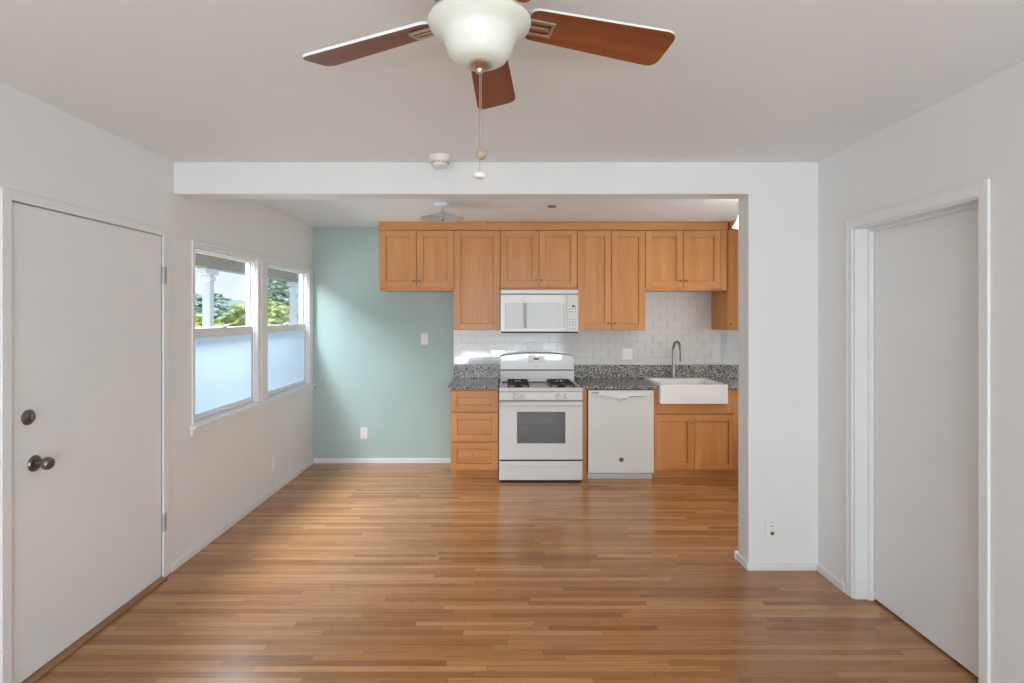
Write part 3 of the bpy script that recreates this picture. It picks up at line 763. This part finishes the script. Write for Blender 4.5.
# backguard with a gently arched top
def arch(xa, xb, zb, zs, rise, n=14):
    pts = [(xa, zb), (xb, zb)]
    for i in range(n + 1):
        u = i / n; pts.append((xb + (xa - xb) * u, zs + rise * math.sin(math.pi * u) ** 0.6))
    return pts
BX0, BX1 = GX0 + 0.006, GX1 - 0.006
MB().prism(arch(BX0, BX1, 0.976, 1.112, 0.034), 5.560, GB, 'y', bev=0.006).build('backguard', M['appliance'], t)
sl = MB().prism([(5.600, 0.848), (GB, 0.848), (GB, 0.966), (5.572, 0.966), (5.548, 0.858)], BX0, BX1, 'x')
sl.build('backguard_base', M['appliance'], t)
MB().box(BX0 + 0.006, BX1 - 0.006, 5.572, GB - 0.005, 0.9665, 0.9755).build('vent_gap', M['gap'], t)
bgp = MB().box(0.235, 0.395, 5.556, 5.561, 1.025, 1.112, 0.002)
cpn = bgp.build('clock_panel', M['plastic'], t)
MB().box(0.292, 0.342, 5.5540, 5.5562, 1.078, 1.094).build('clock_display', M['gap'], cpn)
for i in range(4):
    for a, b in ((0.246 + i * 0.012, 0.254 + i * 0.012), (0.350 + i * 0.010, 0.357 + i * 0.010)):
        MB().box(a, b, 5.5545, 5.5562, 1.060, 1.065).build('touch_button', M['greyprint_shade'], cpn)
MB().box(0.300, 0.332, 5.5590, 5.5602, 1.008, 1.014).build('badge', M['greyprint_shade'], t)

# ------------------------------------------------------------------ microwave
MX0, MX1, MY, MZ0, MZ1 = -0.0440, 0.7030, 5.270, 1.366, 1.7715
t = thing('microwave', 'white over-the-range microwave with mirror-like door window', 'microwave', ((MX0 + MX1) / 2, 5.45, MZ0))
MB().box(MX0, MX1, MY + 0.02, YB - 0.016, MZ0, MZ1, 0.003).build('body', M['appliance'], t)
vs = MB().box(MX0, MX1, MY - 0.004, MY + 0.0195, 1.732, MZ1, 0.006)
vs.build('vent_strip', M['appliance'], t)
MB().box(MX0 + 0.004, MX1 - 0.004, MY + 0.004, MY + 0.0195, 1.7235, 1.7315).build('vent_gap', M['greyprint_shade'], t)
XD = 0.592
md = MB(); z0, z1 = 1.372, 1.723; a0, a1, b0, b1 = 0.000, 0.535, 1.402, 1.640
md.box(MX0, a0, MY, MY + 0.019, z0, z1, 0.004); md.box(a1, XD, MY, MY + 0.019, z0, z1, 0.004)
md.box(a0 - .004, a1 + .004, MY, MY + 0.019, z0, b0, 0.004); md.box(a0 - .004, a1 + .004, MY, MY + 0.019, b1, z1, 0.004)
mdo = md.build('door', M['appliance'], t)
MB().box(a0 - 0.004, a1 + 0.004, MY + 0.003, MY + 0.014, b0 - 0.004, b1 + 0.004).build('door_window', M['mwglass'], mdo)
MB().box(XD - 0.030, XD - 0.008, MY - 0.016, MY + 0.001, z0 + 0.03, z1 - 0.09, 0.006, 0, 3).build('handle', M['appliance'], mdo)
mp = MB().box(XD + 0.002, MX1, MY, MY + 0.019, z0, z1, 0.004).build('control_panel', M['appliance'], t)
for zz in (1.580, 1.555, 1.48, 1.455, 1.43):
    for j in range(3):
        MB().box(0.612 + j * 0.028, 0.624 + j * 0.028, MY - 0.0012, MY + 0.0003, zz, zz + 0.010).build('button', M['greyprint_shade'], mp)
MB().box(0.640, 0.672, MY - 0.0012, MY + 0.0003, 1.604, 1.622).build('display', M['badge'], mp)
MB().box(0.615, 0.68, MY - 0.0012, MY + 0.0003, 1.397, 1.401).build('badge', M['greyprint_shade'], mp)
MB().box(MX0 + 0.006, MX1 - 0.006, MY + 0.004, YB - 0.03, MZ0 - 0.012, MZ0 - 0.0003).build('filter_grille', M['gap'], t)

# ------------------------------------------------------------------ dishwasher
DX0, DX1, DY = 0.766, 1.370, 5.065
t = thing('dishwasher', 'white dishwasher with pocket handle and round dark badge', 'dishwasher', ((DX0 + DX1) / 2, 5.3, 0))
MB().box(DX0 + 0.004, DX1 - 0.004, DY + 0.03, YB - 0.03, 0.075, 0.842).build('body', M['gap'], t)
hx0, hx1 = 0.960, 1.190
dp = MB()
# door skin with the scooped handle recess left open
xa, xb, zt, zm = 0.985, 1.140, 0.782, 0.742
sc = [(xa, zt)] + [(xa + (xb - xa) * i / 10, zm + (zt - zm) * (1 - math.sin(math.pi * min(1, max(0, i / 10))) ** 0.55)) for i in range(1, 10)] + [(xb, zt)]
dp.prism([(DX0, 0.074), (DX1, 0.074), (DX1, zt), (xb, zt)] + sc[::-1][1:-1] + [(xa, zt), (DX0, zt)], DY, DY + 0.028, 'y')
dp.box(DX0, DX1, DY - 0.001, DY + 0.028, zt + 0.0004, 0.834, 0.004)
dpo = dp.build('door', M['appliance'], t)
MB().box(xa - 0.01, xb + 0.01, DY + 0.0255, DY + 0.0275, zm - 0.006, zt).build('handle_recess', M['plastic'], dpo)
hd = MB().prism([(0.885, 0.792), (0.990, 0.776), (1.000, 0.764), (1.125, 0.764), (1.135, 0.776), (1.262, 0.778), (1.262, 0.790), (1.12, 0.794)], DY - 0.022, DY + 0.001, 'y', bev=0.003)
hd.build('handle', M['plastic'], dpo)
MB().box(1.135, 1.262, DY - 0.0232, DY - 0.0218, 0.776, 0.783).build('handle_trim', M['greyprint_shade'], dpo)
MB().box(0.797, 0.862, DY - 0.0025, DY - 0.0008, 0.805, 0.817).build('maker_badge', M['greyprint_shade'], dpo)
bdg = MB().lathe([(0, 0), (0.021, 0), (0.021, 0.003), (0.018, 0.004), (0.018, 0.003), (0, 0.003)], (1.071, DY + 0.0003, 0.196), 24, mtx=kk)
bo = bdg.build('round_badge', M['badge'], dpo)
sg = MB()
for ph in range(4):
    a = ph * math.pi / 2
    sg.tube([(1.071 + 0.004 * math.cos(a) + 0.006 * math.cos(a + q) * 1.0, DY - 0.004, 0.196 + 0.004 * math.sin(a) + 0.006 * math.sin(a + q)) for q in [k * 0.6 for k in range(7)]], 0.0009, 6)
sg.build('badge_script', M['chrome'], bo)
MB().box(DX0 + 0.002, DX1 - 0.002, 5.13, 5.15, 0.0, 0.058, 0.004).build('kick_panel', M['appliance'], t)
MB().box(DX0 + 0.002, DX1 - 0.002, 5.10, 5.14, 0.0585, 0.0735).build('kick_gap', M['greyprint_shade'], t)

# ------------------------------------------------------------------ farmhouse sink and faucet
def hollow(x0, x1, y0, y1, z0, z1, wl, wr_, wf, wb_, fl, bev=0.007):
    bm = bmesh.new()
    def ring(a, b, c, d, z): return [bm.verts.new(p) for p in ((a, c, z), (b, c, z), (b, d, z), (a, d, z))]
    o0 = ring(x0, x1, y0, y1, z0); o1 = ring(x0, x1, y0, y1, z1)
    i1 = ring(x0 + wl, x1 - wr_, y0 + wf, y1 - wb_, z1); i0 = ring(x0 + wl + .01, x1 - wr_ - .01, y0 + wf + .01, y1 - wb_ - .01, z0 + fl)
    bm.faces.new(o0[::-1]); bm.faces.new(i0)
    for A, B in ((o0, o1), (o1, i1), (i1, i0)):
        for k in range(4): bm.faces.new((A[k], A[(k + 1) % 4], B[(k + 1) % 4], B[k]))
    bmesh.ops.recalc_face_normals(bm, faces=bm.faces[:])
    bmesh.ops.bevel(bm, geom=bm.edges[:], offset=bev, segments=3, affect='EDGES', profile=0.5)
    m = MB(); m.add(bm, 0, False); return m
t = thing('farmhouse_sink', 'white apron front farmhouse sink set into the granite countertop', 'sink', ((SK0 + SK1) / 2, 5.34, 0.712))
hollow(SK0, SK1, 5.035, YB - 0.032, 0.712, 0.890, 0.035, 0.035, 0.035, 0.115, 0.03).build('basin', M['ceramic'], t)
MB().lathe([(0, 0.0), (0.042, 0.0), (0.042, 0.004), (0.030, 0.004), (0.026, 0.001), (0, 0.001)], ((SK0 + SK1) / 2, 5.30, 0.7425), 24).build('drain', M['steel'], t)
FX, FY, FZ = 1.712, 5.590, 0.8902
t = thing('kitchen_faucet', 'dark brushed steel gooseneck faucet behind the farmhouse sink', 'faucet', (FX, FY, FZ))
MB().lathe([(0, 0), (0.027, 0), (0.027, 0.006), (0.020, 0.012), (0.019, 0.085), (0.017, 0.10), (0.0145, 0.105), (0, 0.105)], (FX, FY, FZ), 24).build('body', M['steel'], t)
pts = [(FX, FY, FZ + 0.10), (FX, FY, FZ + 0.20), (FX, FY, FZ + 0.285)]
dirx, diry = 0.24, -0.97
rad = 0.066
for i in range(1, 15):
    a = math.pi * i / 14 * 0.94
    pts.append((FX + dirx * rad * (1 - math.cos(a)), FY + diry * rad * (1 - math.cos(a)), FZ + 0.285 + 0.085 * math.sin(a)))
lx, ly, lz = pts[-1]
pts.append((lx + dirx * 0.006, ly + diry * 0.006, lz - 0.03))
MB().tube(pts, 0.0140, 12).build('spout', M['steel'], t)
MB().tube([(lx + dirx * 0.006, ly + diry * 0.006, lz - 0.028), (lx + dirx * 0.010, ly + diry * 0.010, lz - 0.06), (lx + dirx * 0.018, ly + diry * 0.018, lz - 0.125)], [0.013, 0.016, 0.021], 14).build('spray_head', M['steel'], t)
MB().tube([(FX + 0.015, FY, FZ + 0.055), (FX + 0.040, FY, FZ + 0.058), (FX + 0.052, FY - 0.01, FZ + 0.075), (FX + 0.060, FY - 0.03, FZ + 0.125)], [0.012, 0.012, 0.008, 0.005], 10).build('lever', M['steel'], t)

# ------------------------------------------------------------------ outlets and switches
def plate(name, label, cat, c, rz, kind, group):
    """wall plate built facing -Y at the origin, then turned and moved"""
    m = Matrix.Translation(c) @ Matrix.Rotation(rz, 4, 'Z')
    t = thing(name, label, cat, c, group)
    wd = 0.058 if kind == 'double' else 0.036
    MB().box(-wd, wd, -0.006, -0.0003, -0.058, 0.058, 0.003, mtx=m).build('cover_plate', M['plastic'], t)
    if kind == 'outlet':
        for zc in (0.021, -0.021):
            f = MB().box(-0.015, 0.015, -0.008, -0.005, zc - 0.014, zc + 0.014, 0.004, mtx=m).build('socket', M['plastic'], t)
            s = MB()
            for xx in (-0.006, 0.006): s.box(xx - 0.001, xx + 0.001, -0.0085, -0.0078, zc - 0.002, zc + 0.007, mtx=m)
            s.lathe([(0, 0), (0.0025, 0), (0.0025, 0.0006), (0, 0.0006)], (0, 0, 0), 10, mtx=m @ Matrix.Translation((0, -0.0079, zc - 0.008)) @ Matrix.Rotation(R(90), 4, 'X'))
            s.build('slots', M['gap'], f)
    elif kind == 'outlet_jack':
        MB().box(-0.017, 0.017, -0.008, -0.005, -0.034, 0.034, 0.003, mtx=m).build('socket', M['plastic'], t)
        MB().box(-0.008, 0.010, -0.0086, -0.0078, 0.022, 0.026, mtx=m).build('slot', M['greyprint_shade'], t)
        MB().box(-0.006, 0.012, -0.0086, -0.0078, 0.000, 0.006, mtx=m).build('slot', M['greyprint_shade'], t)
        MB().lathe([(0, 0), (0.011, 0), (0.011, 0.003), (0.006, 0.006), (0, 0.006)], (0, 0, 0), 14, mtx=m @ Matrix.Translation((0.004, -0.0055, -0.040)) @ Matrix.Rotation(R(90), 4, 'X')).build('jack', M['badge'], t)
    elif kind == 'double':
        MB().box(-0.042, -0.010, -0.009, -0.005, -0.033, 0.033, 0.003, mtx=m).build('rocker', M['plastic'], t)
        f = MB().box(0.010, 0.042, -0.008, -0.005, -0.033, 0.033, 0.003, mtx=m).build('socket', M['plastic'], t)
        for zc in (0.018, -0.018):
            for xx in (0.020, 0.032): MB().box(xx - 0.001, xx + 0.001, -0.0086, -0.0078, zc - 0.004, zc + 0.005, mtx=m).build('slot', M['gap'], f)
    else:
        MB().box(-0.016, 0.016, -0.010, -0.005, -0.033, 0.033, 0.003, mtx=m).build('rocker', M['plastic'], t)
plate('light_switch', 'small white light switch high on teal wall', 'switch', (-0.832, YB, 1.281), 0, 'switch', 'wall plates')
plate('wall_outlet', 'white power outlet low on teal wall', 'outlet', (-1.457, YB, 0.310), 0, 'outlet', 'wall plates')
plate('wall_outlet', 'wide white double wall plate on tiles left of faucet', 'outlet', (1.255, YB - 0.0125, 1.128), 0, 'double', 'wall plates')
plate('wall_outlet', 'white power outlet low on left wall under windows', 'outlet', (XL, 4.728, 0.262), R(90), 'outlet', 'wall plates')
plate('wall_outlet', 'white outlet with dark round jack low on partition wall', 'outlet', (1.591, YP, 0.262), 0, 'outlet_jack', 'wall plates')

# ------------------------------------------------------------------ ceiling fittings
t = thing('smoke_detector', 'round white smoke detector on living room ceiling before the beam', 'smoke detector', (-0.375, 3.17, H))
MB().lathe([(0, 0), (0.063, 0), (0.063, -0.014), (0.060, -0.022), (0.056, -0.034), (0, -0.034)], (-0.375, 3.17, H - 0.0003), 32).build('base', M['plastic'], t)
MB().lathe([(0.0, 0), (0.048, 0), (0.050, -0.010), (0.046, -0.022), (0.036, -0.028), (0, -0.029)], (-0.375, 3.17, H - 0.0346), 32).build('sensor_cap', M['plastic'], t)
sl = MB()
for k in range(16):
    a = 2 * math.pi * k / 16
    m = Matrix.Translation((-0.375, 3.17, H - 0.043)) @ Matrix.Rotation(a, 4, 'Z')
    sl.box(0.0465, 0.0515, -0.006, 0.006, -0.003, 0.003, mtx=m)
sl.build('vent_slots', M['greyprint_shade'], t)

t = thing('ceiling_disc', 'small flat disc, underside shade in its grey colour, on kitchen ceiling before upper cabinets', 'ceiling cover', (0.392, 4.60, H))
MB().lathe([(0, 0), (0.036, 0), (0.040, -0.004), (0.036, -0.007), (0, -0.007)], (0.392, 4.60, H - 0.004), 28).build('cap', M['greyprint_shade'], t)  # shade of the cap's underside is put into this grey
MB().lathe([(0, 0), (0.034, 0), (0.034, -0.004), (0, -0.004)], (0.392, 4.60, H - 0.0002), 28).build('shadow_ring', M['greyprint_shade'], t)

# kitchen pendant with shallow glass shade
KX, KY = -0.517, 4.52
t = thing('ceiling_light', 'small ceiling light with shallow frosted glass shade above kitchen floor', 'light', (KX, KY, H))
MB().lathe([(0, 0), (0.062, 0), (0.060, -0.012), (0.040, -0.026), (0.012, -0.032), (0, -0.032)], (KX, KY, H - 0.0003), 28).build('canopy', M['plastic'], t)
MB().lathe([(0, 0), (0.010, 0), (0.010, -0.020), (0.022, -0.028), (0.024, -0.040), (0.012, -0.046), (0.008, -0.088), (0, -0.088)], (KX, KY, H - 0.033), 18).build('stem', M['chrome'], t)
MB().lathe([(0.012, 0), (0.040, -0.004), (0.10, -0.020), (0.178, -0.046), (0.180, -0.050), (0.174, -0.050), (0.10, -0.025), (0.040, -0.009), (0.012, -0.005)], (KX, KY, H - 0.074), 40).build('glass_shade', M['shade'], t)
MB().lathe([(0, 0), (0.012, -0.002), (0.014, -0.010), (0.008, -0.018), (0, -0.020)], (KX, KY, H - 0.1215), 18).build('finial', M['chrome'], t)

# lit bell light behind the partition
LX, LY = 1.845, 4.22
t = thing('ceiling_lamp', 'lit bell shaped glass lamp on kitchen ceiling behind partition edge', 'light', (LX, LY, H))
MB().lathe([(0, 0), (0.055, 0), (0.052, -0.014), (0.020, -0.030), (0.018, -0.075), (0, -0.075)], (LX, LY, H - 0.0003), 24).build('canopy', M['nickel'], t)
MB().lathe([(0.020, 0), (0.034, -0.02), (0.046, -0.07), (0.062, -0.13), (0.092, -0.18), (0.088, -0.182), (0.058, -0.132), (0.042, -0.07), (0.030, -0.022), (0.018, -0.003)], (LX, LY, H - 0.056), 32).build('bell_shade', M['lit'], t)
lamp('lamp_bulb', 'POINT', (LX - 0.0, LY, H - 0.185), (0, 0, 0), 12, (1.0, 0.74, 0.42), shadow_soft_size=0.04)

# ------------------------------------------------------------------ ceiling fan in the living room
HX, HY, BZ = -0.062, 1.345, CAM_Z + 0.738
t = thing('ceiling_fan', 'five blade wooden ceiling fan with frosted glass bowl light', 'ceiling fan', (HX, HY, H))
MB().lathe([(0, 0), (0.085, 0), (0.085, -0.018), (0.075, -0.04), (0.05, -0.05), (0, -0.05)], (HX, HY, H - 0.0003), 36).build('canopy', M['nickel'], t)
MB().lathe([(0, 0), (0.055, 0), (0.095, -0.012), (0.105, -0.035), (0.105, -0.080), (0.095, -0.100), (0.06, -0.114), (0, -0.114)], (HX, HY, H - 0.0505), 36).build('motor_housing', M['nickel'], t)
MB().lathe([(0, 0), (0.055, 0), (0.060, -0.006), (0.088, -0.010), (0.088, -0.012), (0, -0.012)], (HX, HY, H - 0.1655), 36).build('light_fitter', M['nickel'], t)
def rounded(pts, rads, n=6):
    out = []; L = len(pts)
    for i in range(L):
        p = Vector(pts[i]); a = Vector(pts[i - 1]); b = Vector(pts[(i + 1) % L]); r = rads[i]
        da = (a - p).normalized() * r; db_ = (b - p).normalized() * r
        for k in range(n + 1):
            u = k / n; q = (1 - u) ** 2 * (p + da) + 2 * u * (1 - u) * p + u * u * (p + db_); out.append((q.x, q.y))
    return out
outline = rounded([(0.122, -0.050), (0.508, -0.066), (0.508, 0.066), (0.122, 0.050)], [0.022, 0.034, 0.034, 0.022])
for k in range(5):
    az = R(3.6 + 72 * k); pitch = R(13)
    # local x along the blade, local y towards clockwise side
    er = Vector((math.sin(az) * math.cos(R(3.3)), math.cos(az) * math.cos(R(3.3)), -math.sin(R(3.3)))); et = Vector((math.cos(az), -math.sin(az), 0))
    ey = et * math.cos(pitch) + Vector((0, 0, 1)) * math.sin(pitch); ez = er.cross(ey)
    if ez.z < 0: ez = -ez
    m = Matrix(((er.x, ey.x, ez.x, 0), (er.y, ey.y, ez.y, 0), (er.z, ey.z, ez.z, 0), (0, 0, 0, 1)))
    bl = MB().prism(outline, -0.003, 0.004, 'z', 0, 1, 1)
    # the blade keeps its own frame so the grain follows it
    o = bl.build('blade', [M['blade'], M['trim']], None)
    o.parent = t; o.matrix_local = Matrix.Translation((0, 0, BZ - H)) @ m
    ir = MB()
    for ya, yb in ((-0.026, -0.017), (0.017, 0.026)): ir.box(0.118, 0.188, ya, yb, -0.0115, -0.0033, 0.002)
    ir.box(0.118, 0.178, -0.005, 0.005, -0.0115, -0.0033, 0.002); ir.box(0.1805, 0.190, -0.026, 0.026, -0.0112, -0.0033, 0.002)
    ir.box(0.085, 0.126, -0.022, 0.022, 0.0045, 0.018, 0.003)
    i2 = ir.build('blade_bracket', M['nickel'], None); i2.parent = o
# bowl: flared rim, drawn-in shoulder, rounded bottom
bz = 2.136
prof = [(0.0, 0.0), (0.030, 0.000), (0.052, 0.003), (0.066, 0.011), (0.077, 0.026), (0.083, 0.042), (0.088, 0.060), (0.100, 0.073), (0.114, 0.083), (0.1235, 0.091), (0.126, 0.098), (0.122, 0.105),
        (0.108, 0.112), (0.090, 0.115), (0.086, 0.112), (0.104, 0.107), (0.114, 0.098), (0.104, 0.084), (0.086, 0.070), (0.066, 0.032), (0.030, 0.008), (0, 0.007)]
MB().lathe(prof, (HX, HY, bz), 48).build('glass_bowl', M['bowl'], t)
MB().lathe([(0, 0.004), (0.030, 0.004), (0.032, 0.000), (0.028, -0.006), (0.018, -0.010), (0.010, -0.012), (0.009, -0.018), (0.005, -0.022), (0, -0.022)], (HX, HY, bz - 0.003), 28).build('bowl_finial', M['nickel'], t)
def chain(x, y, z0, z1, fob, m, nm):
    c = MB(); n = int((z0 - z1) / 0.006)
    c.tube([(x, y, z0), (x, y, z1)], 0.0011, 6)
    for i in range(n): c.lathe([(0, -0.0019), (0.0019, 0), (0, 0.0019)], (x, y, z0 - i * 0.006), 6)
    co = c.build('pull_chain', M['nickel'], t)
    MB().lathe(fob, (x, y, z1), 20).build(nm, m, co)
ftop = [(0, 0.004), (0.004, 0.002), (0.012, -0.002), (0.015, -0.010), (0.012, -0.018), (0.005, -0.022), (0, -0.022)]
chain(HX + 0.004, HY - 0.002, bz - 0.023, 1.923, ftop, M['fob'], 'fob')
chain(HX + 0.0, HY + 0.003, bz - 0.024, 1.871, [(0, 0.003), (0.006, 0.002), (0.016, -0.004), (0.017, -0.009), (0.012, -0.014), (0, -0.015)], M['fobwhite'], 'fob')
